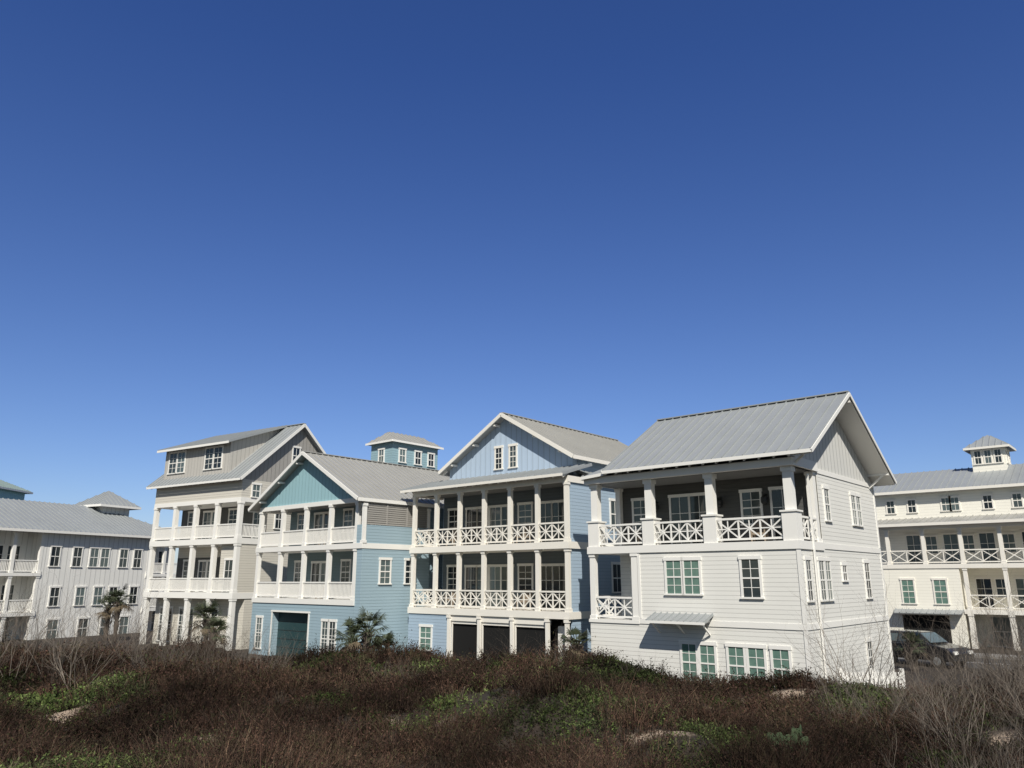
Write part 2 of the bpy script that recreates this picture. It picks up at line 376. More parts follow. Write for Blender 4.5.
# ============================================================ teal gable house
def house_teal():
    H=thing('beach_house',(-16.65,51.3,0),A41,'teal and blue gabled house with white baluster porches and roof tower','house','row of beach houses')
    W,D=10.4,12.5; d2,d3=3.42,6.53; tb=8.85; pv=2.3; sx=W+.55
    b=MB(); b.box(0,2.4,0,.45,-.3,d2-.3); b.box(6.2,W,0,.45,-.3,d2-.3); b.box(2.4,6.2,0,.45,2.6,d2-.3); b.box(0,W,.45,D,-.3,d2-.3); b.box(.1,W-.1,pv+.02,D,d2-.3,9.2); b.box(W+.06,sx-.04,.0,5.15,-.3,d3-.3); b.obj('wall',H,['lap_blue'])
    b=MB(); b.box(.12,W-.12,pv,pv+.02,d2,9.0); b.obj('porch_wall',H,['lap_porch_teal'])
    gc=W/2; half=W/2+.55; az=12.25; sl=.56; ez=az-sl*half
    b=MB(); b.prism([(0,.05,tb+.25),(W,.05,tb+.25),(W,.05,az-sl*gc-.1),(gc,.05,az-.1),(0,.05,az-sl*gc-.1)],(0,.12,0)); b.obj('gable_wall',H,['batten_teal'])
    f0,f1=-.5,D+.4
    b=MB(); b.roof([(gc-half,f1,ez),(gc-half,f0,ez),(gc,f0,az),(gc,f1,az)]); b.roof([(gc+half,f0,ez),(gc+half,f1,ez),(gc,f1,az),(gc,f0,az)])
    b.beam((gc,f0,az+.03),(gc,f1,az+.03),.3,.05)
    for sgn in (-1,1):
        fascia(b,(gc+sgn*half,f0-.02,ez),(gc,f0-.02,az),1,h=.2,w=.06,dz=-.07); fascia(b,(gc+sgn*(half+.02),f0,ez),(gc+sgn*(half+.02),f1,ez),1)
        for fr in (.12,.45,.8):
            x=gc+sgn*half*fr; z=az-sl*half*fr-.25; b.beam((x,f0+.05,z),(x,.05,z),.09,.12,1)
    b.obj('roof',H,['roof_warm','trim'])
    b=MB(); b.box(-.05,W+.05,-.06,pv,d2-.3,d2); b.box(-.05,W+.05,-.06,pv,d3-.3,d3); b.box(W+.05,sx,-.06,5.2,d3-.3,d3); b.obj('deck',H,['trim'])
    b=MB(); b.box(-.02,W+.02,0,.2,tb,tb+.26); b.box(-.02,.2,.2,pv,tb,tb+.26); b.box(W-.2,W+.02,.2,pv,tb,tb+.26); b.obj('porch_beam',H,['trim'])
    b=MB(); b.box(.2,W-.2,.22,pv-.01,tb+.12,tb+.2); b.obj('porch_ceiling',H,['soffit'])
    b=MB(); b.box(sx-.14,sx-.04,.2,5.1,d3,d3+1.02); b.box(W+.0,sx-.14,-.03,.03,d3,d3+1.02); b.obj('parapet_wall',H,['lap_blue'])
    us=[.14+i*(W-.28)/4 for i in range(5)]
    for z0,z1 in ((d2,d3-.3),(d3,tb)):
        for u in us: column(H,u,.12,z0,z1,.24)
        for a,c in zip(us[:-1],us[1:]): railing(H,(a+.12,.1),(c-.12,.1),z0,'bal')
        for u in (1.5,6.5,9.2): window(H,'F',u,pv,z0+.9,z0+2.2,.8,rows=4)
        for u in (3.4,4.4,7.9): door(H,'F',u,pv,z0+.02,.8,2.1)
        window(H,'R',8,W-.1,z0+.8,z0+2.1,.8)
        chair(H,5.6,1.3,z0,0)
    for v in (1.7,3.6): window(H,'R',v,sx-.04,d2+.9,d2+2.2,.7,rows=4)
    for v in (.1,5.0): column(H,sx-.1,v,d3,8.75,.2)
    b=MB()
    for k in range(12): z=d3+1.1+k*.12; b.beam((sx-.1,.25,z),(sx-.1,4.88,z),.03,.085)
    for v in (.22,1.75,3.3,4.88): b.box(sx-.15,sx-.05,v-.04,v+.04,d3+1.05,d3+2.45)
    b.box(sx-.13,sx-.11,.25,4.85,d3+1.08,d3+2.45)
    b.obj('louvre_screen',H,['shutter'])
    window(H,'F',1.0,0,.4,2.2,.55,rows=5)
    for u in (7.9,8.6): window(H,'F',u,0,.3,2.2,.52,rows=5)
    b=MB(); b.box(2.4,6.2,.435,.45,0,2.6)
    for k in range(1,5): b.box(2.4,6.2,.42,.435,k*.5,k*.5+.025,1)
    b.obj('garage_door',H,['garage','dark'])
    b=MB(); b.box(2.30,2.4,-.04,0,0,2.6); b.box(6.2,6.30,-.04,0,0,2.6); b.box(2.25,6.35,-.05,0,2.6,2.7)
    b.obj('garage_frame',H,['trim'])
    a0,a1,v0,v1=1.9,4.3,7.5,11.9; z1=14.15
    b=MB(); b.box(a0,a1,v0,v1,10.2,z1)
    b.obj('tower_wall',H,['lap_tower'])
    b=MB(); um=(a0+a1)/2; o=.3; rz=z1+.85
    b.roof([(a0-o,v0-o,z1),(a1+o,v0-o,z1),(um,v0+.6,rz)],step=.4)
    b.roof([(a1+o,v0-o,z1),(a1+o,v1+o,z1),(um,v1-.6,rz),(um,v0+.6,rz)],step=.4)
    b.roof([(a0-o,v1+o,z1),(a0-o,v0-o,z1),(um,v0+.6,rz),(um,v1-.6,rz)],step=.4)
    b.roof([(a1+o,v1+o,z1),(a0-o,v1+o,z1),(um,v1-.6,rz)],step=.4)
    fascia(b,(a0-o,v0-o-.01,z1),(a1+o,v0-o-.01,z1),1,h=.14,dz=-.05); fascia(b,(a1+o+.01,v0-o,z1),(a1+o+.01,v1+o,z1),1,h=.14,dz=-.05)
    b.obj('tower_roof',H,['roof_warm','trim'])
    window(H,'F',um,v0,12.7,13.6,.5)
    for v in (8.4,9.9,11.2): window(H,'R',v,a1,12.7,13.6,.5)
# ============================================================ taupe house
def house_taupe():
    H=thing('beach_house',(-27.0,58.6,0),-math.radians(32.6),'tall cream and grey house with stacked white porches and dormer windows','house','row of beach houses')
    W,D=9.9,7.6; d2,d3=3.67,7.3; tb=9.75; pv=2.4; gw=1.0
    b=MB(); b.box(0,W,pv,D,d2-.4,tb); b.box(0,W,gw,D,-.3,d2-.4); b.box(0,W,0,D,tb+.3,11.3); b.box(W-2.0,W,0.3,pv,d2,d3-.4); b.obj('wall',H,['lap_cream'])
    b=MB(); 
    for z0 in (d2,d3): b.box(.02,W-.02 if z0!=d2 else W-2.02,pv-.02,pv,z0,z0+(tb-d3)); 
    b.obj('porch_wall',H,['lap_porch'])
    ez,rz,rv=11.3,15.95,4.9; ev=-.5; sl=(rz-ez)/(rv-ev); re=7.9; rez=rz-sl*(re-rv)
    for u in (0,W-.12): 
        b=MB(); b.prism([(u,0,11.3),(u,D,11.3),(u,D,rez+.1),(u,rv,rz-.15),(u,0,ez+.3)],(.12,0,0))
        b.obj('gable_wall',H,['batten_taupe'])
    u0,u1=-.5,W+.4
    b=MB(); b.roof([(u0,ev,ez),(u1,ev,ez),(u1,rv,rz),(u0,rv,rz)]); b.roof([(u0,re,rez),(u1,re,rez),(u1,rv,rz),(u0,rv,rz)])
    for uu in (u0-.02,u1+.02): fascia(b,(uu,ev,ez),(uu,rv,rz),1,h=.2,dz=-.08); fascia(b,(uu,re,rez),(uu,rv,rz),1,h=.2,dz=-.08)
    fascia(b,(u0,ev-.02,ez),(u1,ev-.02,ez),1,h=.14); tails(b,0,W,.1,ev+.05,ez+.3,ez-.13,1); b.beam((u0,rv,rz+.03),(u1,rv,rz+.03),.3,.05)
    b.obj('roof',H,['roof','trim'])
    a0,a1=.5,8.1
    b=MB(); b.box(a0,a1,.15,.3,11.75,14.2)
    for u in (a0,a1-.12): b.prism([(u,.3,11.8),(u,4.4,15.3),(u,4.4,15.72),(u,.3,14.15)],(.12,0,0))
    b.obj('dormer_wall',H,['batten_dormer'])
    b=MB(); b.roof([(a0-.4,-.35,14.06),(a1+.4,-.35,14.06),(a1+.4,4.8,16.0),(a0-.4,4.8,16.0)]); fascia(b,(a0-.4,-.37,14.06),(a1+.4,-.37,14.06),1,h=.16); b.obj('dormer_roof',H,['roof','trim'])
    for u in (1.5,2.5,5.8,6.8): window(H,'F',u,.15,12.3,13.8,.84,rows=4)
    b=MB(); b.box(-.05,W+.05,-.06,pv-.02,d2-.4,d2); b.box(-.05,W+.05,-.06,pv-.02,d3-.4,d3); b.box(-.02,W+.02,-.02,pv,tb,tb+.3); b.obj('deck',H,['trim'])
    us=[.15+i*(W-.3)/4 for i in range(5)]
    for z0,z1 in ((-.2,d2-.4),(d2,d3-.4),(d3,tb)):
        for u in us: column(H,u,.15,z0,z1,.3)
        if z0<0: continue
        for a,c in zip(us[:-1],us[1:]): railing(H,(a+.15,.1),(c-.15,.1),z0,'bal')
        railing(H,(W-.12,.3),(W-.12,pv),z0,'bal')
        for u in (1.4,6.2): window(H,'F',u,pv-.02,z0+.8,z0+2.2,.9,rows=4)
        for u in (3.2,4.2,8.9): door(H,'F',u,pv-.02 if not(u>8 and z0==d2) else .3,z0+.05,.8,2.1)
    for u in (1.0,1.75,3.3,4.2,6.0,6.9,8.7): window(H,'F',u,gw,.25,2.5,.62,rows=5)
    for v in (1.2,4.5): window(H,'R',v,W,10.15,11.0,.6)
    window(H,'R',4.6,W,12.9,14.1,.6)
    for v in (3.4,5.4): window(H,'R',v,W,d3+.8,d3+2.1,.6)
# ============================================================ pale yellow building
def house_yellow():
    H=thing('apartment_building',(26.6,58.85,0),A41,'cream three-storey building with stacked porches and small roof cupola','building')
    W,D=18.5,10; d2,d3=2.55,5.6; pv=2.2; tt='trim_cream'
    b=MB(); b.box(0,W,pv,D,-.3,11.0); b.box(0,5.9,0,pv,-.3,d3-.3); b.obj('wall',H,['lap_yellow'])
    b=MB(); ez=11.0; rz=12.9
    b.roof([(-.5,pv-.6,ez),(W+.5,pv-.6,ez),(W+.5,6.1,rz),(-.5,6.1,rz)]); b.roof([(-.5,D+.6,ez),(W+.5,D+.6,ez),(W+.5,6.1,rz),(-.5,6.1,rz)])
    fascia(b,(-.5,pv-.62,ez),(W+.5,pv-.62,ez),1); fascia(b,(-.52,pv-.6,ez),(-.52,6.1,rz),1,h=.25)
    b.obj('roof',H,['roof',tt])
    b=MB(); b.prism([(0,pv,11),(0,D,11),(0,6.1,12.75)],(.12,0,0)); b.obj('gable_wall',H,['lap_yellow'])
    b=MB(); b.roof([(-.3,-.5,8.45),(W,-.5,8.45),(W,pv+.02,9.0),(-.3,pv+.02,9.0)]); fascia(b,(-.3,-.52,8.45),(W,-.52,8.45),1); b.obj('porch_roof',H,['roof_warm',tt])
    b=MB(); b.box(-.05,W,-.06,pv,d3-.3,d3); b.box(5.9,W,-.06,pv,d2-.3,d2); b.box(.0,W,.05,.25,8.05,8.4); b.obj('deck',H,[tt])
    us=[1.45+i*2.4 for i in range(7)]
    column(H,.15,.13,d3,8.05,.24,tt); railing(H,(.27,.1),(1.33,.1),d3,'x',tt,n=1)
    for u in us: column(H,u,.13,d3,8.05,.24,tt)
    for a,c in zip(us[:-1],us[1:]): railing(H,(a+.12,.1),(c-.12,.1),d3,'x',tt,n=2)
    us2=us[2:]
    for u in us2: column(H,u,.13,d2,d3-.3,.24,tt); column(H,u,.13,0,d2-.3,.3,tt)
    for a,c in zip(us2[:-1],us2[1:]): railing(H,(a+.12,.1),(c-.12,.1),d2,'x',tt,n=2)
    for u in (2.7,5.2,7.5,10.1,12.3,14.5): door(H,'F',u,pv,d3+.02,.9,2.1,tt); 
    for u in (3.9,6.3,8.8,11.3,13.5): window(H,'F',u,pv,d3+.8,d3+2.0,.7,tt)
    for u in (6.9,9.3,11.7,13.9): door(H,'F',u,pv,d2+.02,.9,2.0,tt); window(H,'F',u+1.1,pv,d2+.8,d2+2.0,.7,tt)
    for u in (2.5,4.6): window(H,'F',u,0,2.9,4.5,.75,tt,rows=4,glass='glass_green')
    for u in (1.4,2.9,5.2,5.8,7.9,9.7,11.3,13.3): window(H,'F',u,pv,9.45,10.35,.5,tt,'glass')
    b=MB(); b.box(1.9,4.9,-.015,0,0,2.1); b.obj('garage_door',H,['screen'])
    b=MB(); b.roof([(1.5,-.8,2.25),(5.9,-.8,2.25),(5.9,-.02,2.5),(1.5,-.02,2.5)],th=.06); b.obj('canopy',H,['roof'])
    for u in (7.7,10.3): window(H,'F',u,pv,.1,2.0,1.4,tt)
    a0,a1,v0,v1=6.8,9.0,4.9,7.1; z1=14.2
    b=MB(); b.box(a0,a1,v0,v1,12,z1); b.obj('cupola_wall',H,['lap_yellow'])
    b=MB(); o=.4; c=((a0+a1)/2,(v0+v1)/2,z1+1.1); q=[(a0-o,v0-o,z1),(a1+o,v0-o,z1),(a1+o,v1+o,z1),(a0-o,v1+o,z1)]
    for i in range(4): b.roof([q[i],q[(i+1)%4],c],step=.4); fascia(b,q[i],q[(i+1)%4],1,h=.16,dz=-.06)
    b.obj('cupola_roof',H,['roof',tt])
    for u in (-.66,0,.66): window(H,'F',c[0]+u,v0,13.0,13.95,.38,tt)
    for u in (-.5,.5): window(H,'L',c[1]+u,a0,13.0,13.95,.38,tt); window(H,'R',c[1]+u,a1,13.0,13.95,.38,tt)
# ============================================================ far-left pale building
def hip(b,x0,x1,y0,y1,z,rz,ins,along='y',step=.45):
    if along=='y':
        xm=(x0+x1)/2; p,q=(xm,y0+ins,rz),(xm,y1-ins,rz)
        b.roof([(x0,y0,z),(x1,y0,z),p],step=step); b.roof([(x1,y1,z),(x0,y1,z),q],step=step)
        b.roof([(x1,y0,z),(x1,y1,z),q,p],step=step); b.roof([(x0,y1,z),(x0,y0,z),p,q],step=step)
    else:
        ym=(y0+y1)/2; p,q=(x0+ins,ym,rz),(x1-ins,ym,rz)
        b.roof([(x0,y1,z),(x0,y0,z),p],step=step); b.roof([(x1,y0,z),(x1,y1,z),q],step=step)
        b.roof([(x0,y0,z),(x1,y0,z),q,p],step=step); b.roof([(x1,y1,z),(x0,y1,z),p,q],step=step)
    for a,c in (((x0,y0),(x1,y0)),((x1,y0),(x1,y1)),((x1,y1),(x0,y1)),((x0,y1),(x0,y0))): fascia(b,(*a,z),(*c,z),1,dz=-.1,h=.2)
def house_pale():
    H=thing('apartment_building',(-38.7,60.0,0),-math.radians(27),'pale grey board-and-batten building with hipped metal roof and dark windows','building')
    E=16.5; P0=12.6
    b=MB(); b.box(-11,-1.6,-6,3.0,-.3,8.3); b.box(-11,0,3.0,P0,-.3,8.3); b.box(-11,-1.6,P0,E,-.3,8.3); b.obj('wall',H,['batten_pale'])
    b=MB(); hip(b,-11.6,.6,-6.6,E+.6,8.35,11.1,6.0); b.obj('roof',H,['roof','trim'])
    b=MB(); b.box(-6.9,-4.1,10.5,13.3,9.3,11.2); b.obj('cupola_wall',H,['batten_pale'])
    b=MB(); hip(b,-7.6,-3.4,9.8,14.0,11.2,12.7,2.09); b.obj('cupola_roof',H,['roof','trim'])
    for y in (4.0,5.9,7.4,8.4,10.2,11.6): window(H,'R',y,0,5.6,7.1,.7,glass='glass',rows=2)
    for y in (4.4,6.6,8.2,9.6,11.6): window(H,'R',y,0,2.5,3.9,.7,rows=2)
    for y in (4.6,7.2,9.2,11): window(H,'R',y,0,-.1,1.4,.8,rows=2)
    for y0,y1 in ((-6,2.998),(P0+.002,E)):
        for z in (4.8,1.8):
            b=MB(); b.box(-1.6,.1,y0,y1,z,z+.25); b.obj('deck',H,['trim'])
    for cy,dy in (((-5.8,-3.6,-1.4,.7,2.85),(-4.6,-2.2,.3,1.6)),((P0+.15,14.5,E-.15),(13.6,15.5))):
        for z0,z1 in ((-.2,1.8),(2.05,4.8),(5.05,8.2)):
            for y in cy: column(H,-.1,y,z0,z1,.25)
            if z0>0:
                for a,c in zip(cy[:-1],cy[1:]): railing(H,(-.08,a+.13),(-.08,c-.13),z0,'bal')
            for y in dy: door(H,'R',y,-1.6,max(z0,0)+.05,.9,2.0)
    F=thing('beach_house',(-62.3,88,0),0,'distant teal-trimmed house with stepped hip roofs','house')
    b=MB(); b.box(-8,4.2,0,10,0,12.3); b.box(-3.2,2.4,1,7,12.3,15.0); b.obj('wall',F,['batten_teal'])
    b=MB(); hip(b,-8.6,4.8,-.6,10.6,12.3,13.8,5,'x'); hip(b,-3.8,3.0,.4,7.6,15.0,16.6,3.3,'x'); b.obj('roof',F,['roof_teal','trim'])
    for x in (-2,-.4,1.2): window(F,'F',x,1,13.8,14.7,.9)
    for x in (-5,-2,1,3.2): window(F,'F',x,0,9.8,11.4,1.0)
house_white(); house_blue(); house_teal(); house_taupe(); house_yellow(); house_pale()
# ============================================================ terrain
SAND=[(2.3,12.6,.5,.25),(-1.75,15,.65,.38),(4.6,15.3,.9,.38),(-5.1,14.6,.6,.42),(-4.4,12.2,.4,.5),(-9.3,16.5,.8,.42),(6.2,19.5,1.1,.45),(-.6,11,.3,.25),(3.4,18.5,.8,.35),(7.8,13.0,.45,.25),(-7.2,11.8,.5,.35),(.6,16.8,.65,.34),(-3,18.5,.7,.32),(5.6,16.8,.6,.3)]
ST=np.array([-1.2,-.64,-.45,-.3,-.15,0,.1,.2,.36,.46,.53,.64,1.2]); TT=np.array([-.072,-.072,-.079,-.086,-.089,-.088,-.096,-.109,-.130,-.128,-.120,-.108,-.10])
def hgt(x,y):
    x=np.asarray(x,float); y=np.asarray(y,float)
    s=np.clip(x/np.maximum(y,9),-1.2,1.2); T=np.interp(s,ST,TT)
    Yc=np.interp(s,[-.7,-.2,.1,.6],[27,24,21,19]); zc=4.5+T*Yc-.38
    t=np.clip((y-6)/(Yc-6),0,1); t=t*t*(3-2*t)
    a=2.05*(1-t)+zc*t
    f=np.clip((y-Yc)/7.0,0,1); f=f*f*(3-2*f); a=a*(1-f)
    bk=np.clip((-y-6)/20,0,1); a=a*(1-bk)
    sx=np.clip((np.abs(x)-28)/18,0,1); a=a*(1-sx)
    n=.16*np.sin(x*.9+1.3*np.sin(y*.43))+.14*np.sin(y*.8+x*.33+2)+.10*np.sin(x*1.9+y*1.3)+.05*np.sin(x*3.3-y*2.7+1)
    return a+n*np.clip(a/1.5,0,1)
def sandm(x,y):
    s=np.zeros_like(np.asarray(x,float))
    for cx,cy,rx,ry in SAND:
        d=((x-cx)/rx)**2+((y-cy)/ry)**2+.45*np.sin(x*7+y*3)+.4*np.sin(y*9-x*4)
        s=np.maximum(s,np.clip(1.5-d,0,1))
    return s
def lines(lo,hi,step,far):
    a=list(np.arange(lo,hi+1e-6,step)); g=step; l=[];c=hi
    while c<far: g*=1.5; c+=g; l.append(c)
    r=[];c=lo;g=step
    while c>-far: g*=1.5; c-=g; r.append(c)
    return np.array(r[::-1]+a+l)
xs=lines(-24,24,.2,3000); ys=lines(3,36,.2,3000)
X,Y=np.meshgrid(xs,ys); Z=hgt(X,Y); nx,ny=len(xs),len(ys)
me=bpy.data.meshes.new('dune_ground')
V=np.stack([X.ravel(),Y.ravel(),Z.ravel()],1)
I=np.arange(nx*ny).reshape(ny,nx); Fq=np.stack([I[:-1,:-1].ravel(),I[:-1,1:].ravel(),I[1:,1:].ravel(),I[1:,:-1].ravel()],1)
me.from_pydata(V.tolist(),[],Fq.tolist())
at=me.attributes.new('sand','FLOAT','POINT'); at.data.foreach_set('value',sandm(X,Y).ravel().astype(np.float32))
me.polygons.foreach_set('use_smooth',[True]*len(me.polygons))
m,t,b=nt('dune_soil'); tc=ND(t,'ShaderNodeTexCoord').outputs['Object']
n1=noise_f(t,2.5,tc,8); n2=noise_f(t,.4,tc,5); n3=noise_f(t,25,tc,3)
c=mixc(t,n1,(.014,.010,.008),(.050,.034,.025)); c=mixc(t,math_n(t,'MULTIPLY',n2,.4),c,(.025,.025,.012))
a=ND(t,'ShaderNodeAttribute',attribute_name='sand')
sm=math_n(t,'MULTIPLY',a.outputs['Fac'],math_n(t,'GREATER_THAN',n3,.42))
c=mixc(t,sm,c,(.40,.31,.23)); t.links.new(c,b.inputs['Base Color']); b.inputs['Roughness'].default_value=1
bp=ND(t,'ShaderNodeBump'); bp.inputs['Distance'].default_value=.06; t.links.new(n1,bp.inputs['Height']); t.links.new(bp.outputs[0],b.inputs['Normal'])
me.materials.append(m); g=mk('ground',me); g['kind']='structure'
def hz(x,y): return float(hgt(x,y))
R=MB(); R.box(-30,40,-3.2,3.2,-.05,.006); r=R.obj('road',None,['asphalt'],(25,46.5,0),A41); r['kind']='structure'
R=MB(); R.box(-30,40,-.06,.06,.0085,.0105); r=R.obj('road_marking',None,['paintline'],(25,46.5,0),A41); r['kind']='structure'
R=MB(); R.box(-30,40,3.2,5.2,-.05,.13); r=R.obj('pavement',None,['concrete'],(25,46.5,0),A41); r['kind']='structure'
# ============================================================ scrub (numpy)
def scatter(n,y0,y1,sx=.75):
    y=np.sqrt(np.random.rand(n)*(y1*y1-y0*y0)+y0*y0); x=(np.random.rand(n)*2-1)*sx*y; return x,y
def green_mask(x,y): return (np.sin(x*.75+1.7*np.sin(y*.47)+.6)+np.sin(y*.91+x*.31+1.1)+.9*np.sin(x*1.9-y*1.4)+.7*np.sin(x*3.1+y*2.3))
def mound(x,y): return .5+.5*np.sin(x*1.6+1.1*np.sin(y*1.1))*np.sin(y*1.7+.9*np.sin(x*.8+1))
def build_stems(name,cx,cy,per,hmin,hmax,spread,w,cols,lean,leaf=0,leafcols=None,leafsize=.02,mat='scrub',lbl=None,dscale=True):
    n=len(cx); N=n*per; ci=np.repeat(np.arange(n),per)
    ch=np.random.uniform(hmin,hmax,n)*(.5+1.0*mound(cx,cy)); cs=spread*np.random.uniform(.6,1.4,n)
    ang=np.random.rand(N)*2*np.pi; rr=np.sqrt(np.random.rand(N))*cs[ci]
    bx=cx[ci]+np.cos(ang)*rr*.5; by=cy[ci]+np.sin(ang)*rr*.5; bz=hgt(bx,by)-.03
    H=ch[ci]*np.random.uniform(.5,1.1,N)
    la=ang+np.random.normal(0,.6,N); ln=np.abs(np.random.normal(lean,lean*.5,N))*H
    P0=np.stack([bx,by,bz],1); tip=P0+np.stack([np.cos(la)*ln,np.sin(la)*ln,H],1)
    mid=P0+np.stack([np.cos(la)*ln*.35,np.sin(la)*ln*.35,H*.55],1)+np.random.normal(0,.03,(N,3))
    wa=np.random.rand(N)*np.pi; dist=np.hypot(bx,by)
    ww=w*np.clip(dist/11,.8,2.2) if dscale else np.full(N,w)
    wd=np.stack([np.cos(wa)*ww,np.sin(wa)*ww,np.zeros(N)],1)
    VV=np.stack([P0-wd,P0+wd,mid+wd*.7,mid-wd*.7,tip],1)
    base=(np.arange(N)*5)[:,None]
    q=base+np.array([0,1,2,3]); tr=base+np.array([3,2,4])
    tone=(.45+.8*(.5+.5*np.sin(cx*.9-cy*.6+np.sin(cx*.5)*2)))*np.random.uniform(.5,1.45,n)
    cols=np.array(cols); cc=(cols[np.random.randint(0,len(cols),n)]*tone[:,None])[ci]*np.random.uniform(.6,1.3,(N,1))
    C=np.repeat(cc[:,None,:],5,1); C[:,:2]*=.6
    verts=VV.reshape(-1,3); colr=C.reshape(-1,3)
    loops=[q.ravel(),tr.ravel()]; sizes=[np.full(N,4),np.full(N,3)]
    if leaf:
        K=N*leaf; si=np.repeat(np.arange(N),leaf); tt=np.random.uniform(.35,1.05,K)[:,None]
        pc=P0[si]*(1-tt)**2+2*mid[si]*tt*(1-tt)+tip[si]*tt**2; pc+=np.random.normal(0,.015,(K,3))
        ls=leafsize*np.clip(np.hypot(pc[:,0],pc[:,1])/11,.8,2.0)*np.random.uniform(.6,1.4,K)
        d1=np.random.normal(0,1,(K,3)); d1/=np.linalg.norm(d1,axis=1)[:,None]; d2=np.random.normal(0,1,(K,3)); d2/=np.linalg.norm(d2,axis=1)[:,None]
        LV=np.stack([pc,pc+d1*ls[:,None]+d2*ls[:,None]*.45,pc+d1*ls[:,None]*1.9,pc+d1*ls[:,None]-d2*ls[:,None]*.45],1)
        o=len(verts); lc=(np.array(leafcols)[np.random.randint(0,len(leafcols),n)]*tone[:,None])[ci][si]*np.random.uniform(.55,1.4,(K,1))
        verts=np.concatenate([verts,LV.reshape(-1,3)]); colr=np.concatenate([colr,np.repeat(lc,4,0)])
        loops.append((np.arange(K*4)+o)); sizes.append(np.full(K,4))
    loops=np.concatenate(loops).astype(np.int32); sizes=np.concatenate(sizes).astype(np.int32)
    me=bpy.data.meshes.new(name); me.vertices.add(len(verts)); me.vertices.foreach_set('co',verts.astype(np.float32).ravel())
    me.loops.add(len(loops)); me.loops.foreach_set('vertex_index',loops); me.polygons.add(len(sizes))
    me.polygons.foreach_set('loop_start',np.concatenate([[0],np.cumsum(sizes)[:-1]]).astype(np.int32)); me.polygons.foreach_set('loop_total',sizes)
    me.update(calc_edges=True)
    ca=me.attributes.new('Col','FLOAT_COLOR','POINT'); ca.data.foreach_set('color',np.concatenate([np.clip(colr,0,1),np.ones((len(colr),1))],1).astype(np.float32).ravel())
    me.materials.append(M[mat]); o=mk(name,me); o['kind']='stuff'; o['label']=lbl; o['category']='plants'
    return o
def keep(x,y,p): k=np.random.rand(len(x))>sandm(x,y)*p; return x[k],y[k]
xa,ya=scatter(4400,5,13); xb,yb=scatter(6000,13,22); xc,yc=scatter(4400,22,31)
x=np.concatenate([xa,xb,xc]); y=np.concatenate([ya,yb,yc]); x,y=keep(x,y,1.6)
k=np.random.rand(len(x))<.68+.4*mound(x,y); x,y=x[k],y[k]
gm=green_mask(x,y)+np.random.normal(0,.45,len(x)); br=gm<1.0
RB=[(.062,.036,.027),(.080,.045,.032),(.044,.029,.023),(.105,.068,.046),(.034,.025,.020),(.056,.044,.027)]
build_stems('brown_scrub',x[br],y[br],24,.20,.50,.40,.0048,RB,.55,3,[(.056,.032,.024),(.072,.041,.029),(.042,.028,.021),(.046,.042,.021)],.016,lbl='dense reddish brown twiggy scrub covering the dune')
gr=~br
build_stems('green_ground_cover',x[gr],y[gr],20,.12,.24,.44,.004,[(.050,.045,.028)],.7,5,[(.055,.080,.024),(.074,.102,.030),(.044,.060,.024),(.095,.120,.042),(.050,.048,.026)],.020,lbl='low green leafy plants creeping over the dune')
xa,ya=scatter(1400,5,13); xb,yb=scatter(1800,13,26); x=np.concatenate([xa,xb]); y=np.concatenate([ya,yb]); x,y=keep(x,y,1.2)
build_stems('dry_grass',x,y,14,.15,.45,.24,.0024,[(.15,.115,.075),(.12,.085,.055),(.18,.145,.10),(.085,.060,.04)],.5,lbl='dry tan and olive dune grass tufts')
# ============================================================ bare shrubs
m_tw,t,b=nt('bare_twig'); b.inputs['Roughness'].default_value=.9
oi=ND(t,'ShaderNodeObjectInfo'); t.links.new(mixc(t,oi.outputs['Random'],(.070,.054,.042),(.19,.16,.13)),b.inputs['Base Color'])
def twig_mesh(seed,H,stems,spread=.5,r0=.011,lev0=3,p1=.7):
    rnd=random.Random(seed); vs=[];fs=[]
    def seg(p,q,ra,rb):
        d=(q-p).normalized(); s=d.cross(Vector((.3,.2,1))).normalized(); u=s.cross(d); i=len(vs)
        for c,r in ((p,ra),(q,rb)):
            for k in range(3):
                a=k*2.0944; vs.append(tuple(c+s*math.cos(a)*r+u*math.sin(a)*r))
        for k in range(3): fs.append((i+k,i+(k+1)%3,i+3+(k+1)%3,i+3+k))
    def grow(p,d,L,r,lev):
        n=3
        for k in range(n):
            d=(d+Vector((rnd.gauss(0,.16),rnd.gauss(0,.16),rnd.gauss(.05,.1)))).normalized()
            q=p+d*L/n; seg(p,q,r,r*.84); r*=.84; p=q
            if lev>0 and (lev>1 or rnd.random()<p1):
                nd=(d+Vector((rnd.gauss(0,.5),rnd.gauss(0,.5),rnd.gauss(.15,.3)))).normalized()
                grow(p,nd,L*rnd.uniform(.5,.75),r*.68,lev-1)
    for _ in range(stems):
        a=rnd.random()*6.28; d=Vector((math.cos(a)*spread,math.sin(a)*spread,rnd.uniform(.6,1.1))).normalized()
        grow(Vector((math.cos(a)*.08,math.sin(a)*.08,-.05)),d,H*rnd.uniform(.5,.8),r0*rnd.uniform(.7,1.1),lev0)
    me=bpy.data.meshes.new('bare_shrub'); me.from_pydata(vs,[],fs); me.materials.append(m_tw); return me
TW=[twig_mesh(s,1.5,6,.6,.0072) for s in range(7)]
TWs=[twig_mesh(20+s,1.3,6,.6,.0088) for s in range(6)]
def shrub(x,y,s,k,far=False):
    me=(TWs if far else TW)[k%(6 if far else 7)]
    o=thing('bare_shrub',(x,y,hz(x,y)-.03),random.random()*6.28,'leafless grey twiggy shrub growing on the dune','shrub','leafless shrubs on the dune',me)
    o.scale=(s,s,s*random.uniform(.9,1.2))
rs=random.Random(12)
for i in range(34):
    y=rs.uniform(8.6,16); x=rs.uniform(.50,.74)*y; shrub(x,y,rs.uniform(.6,1.05)*(y/12)**.5,i)
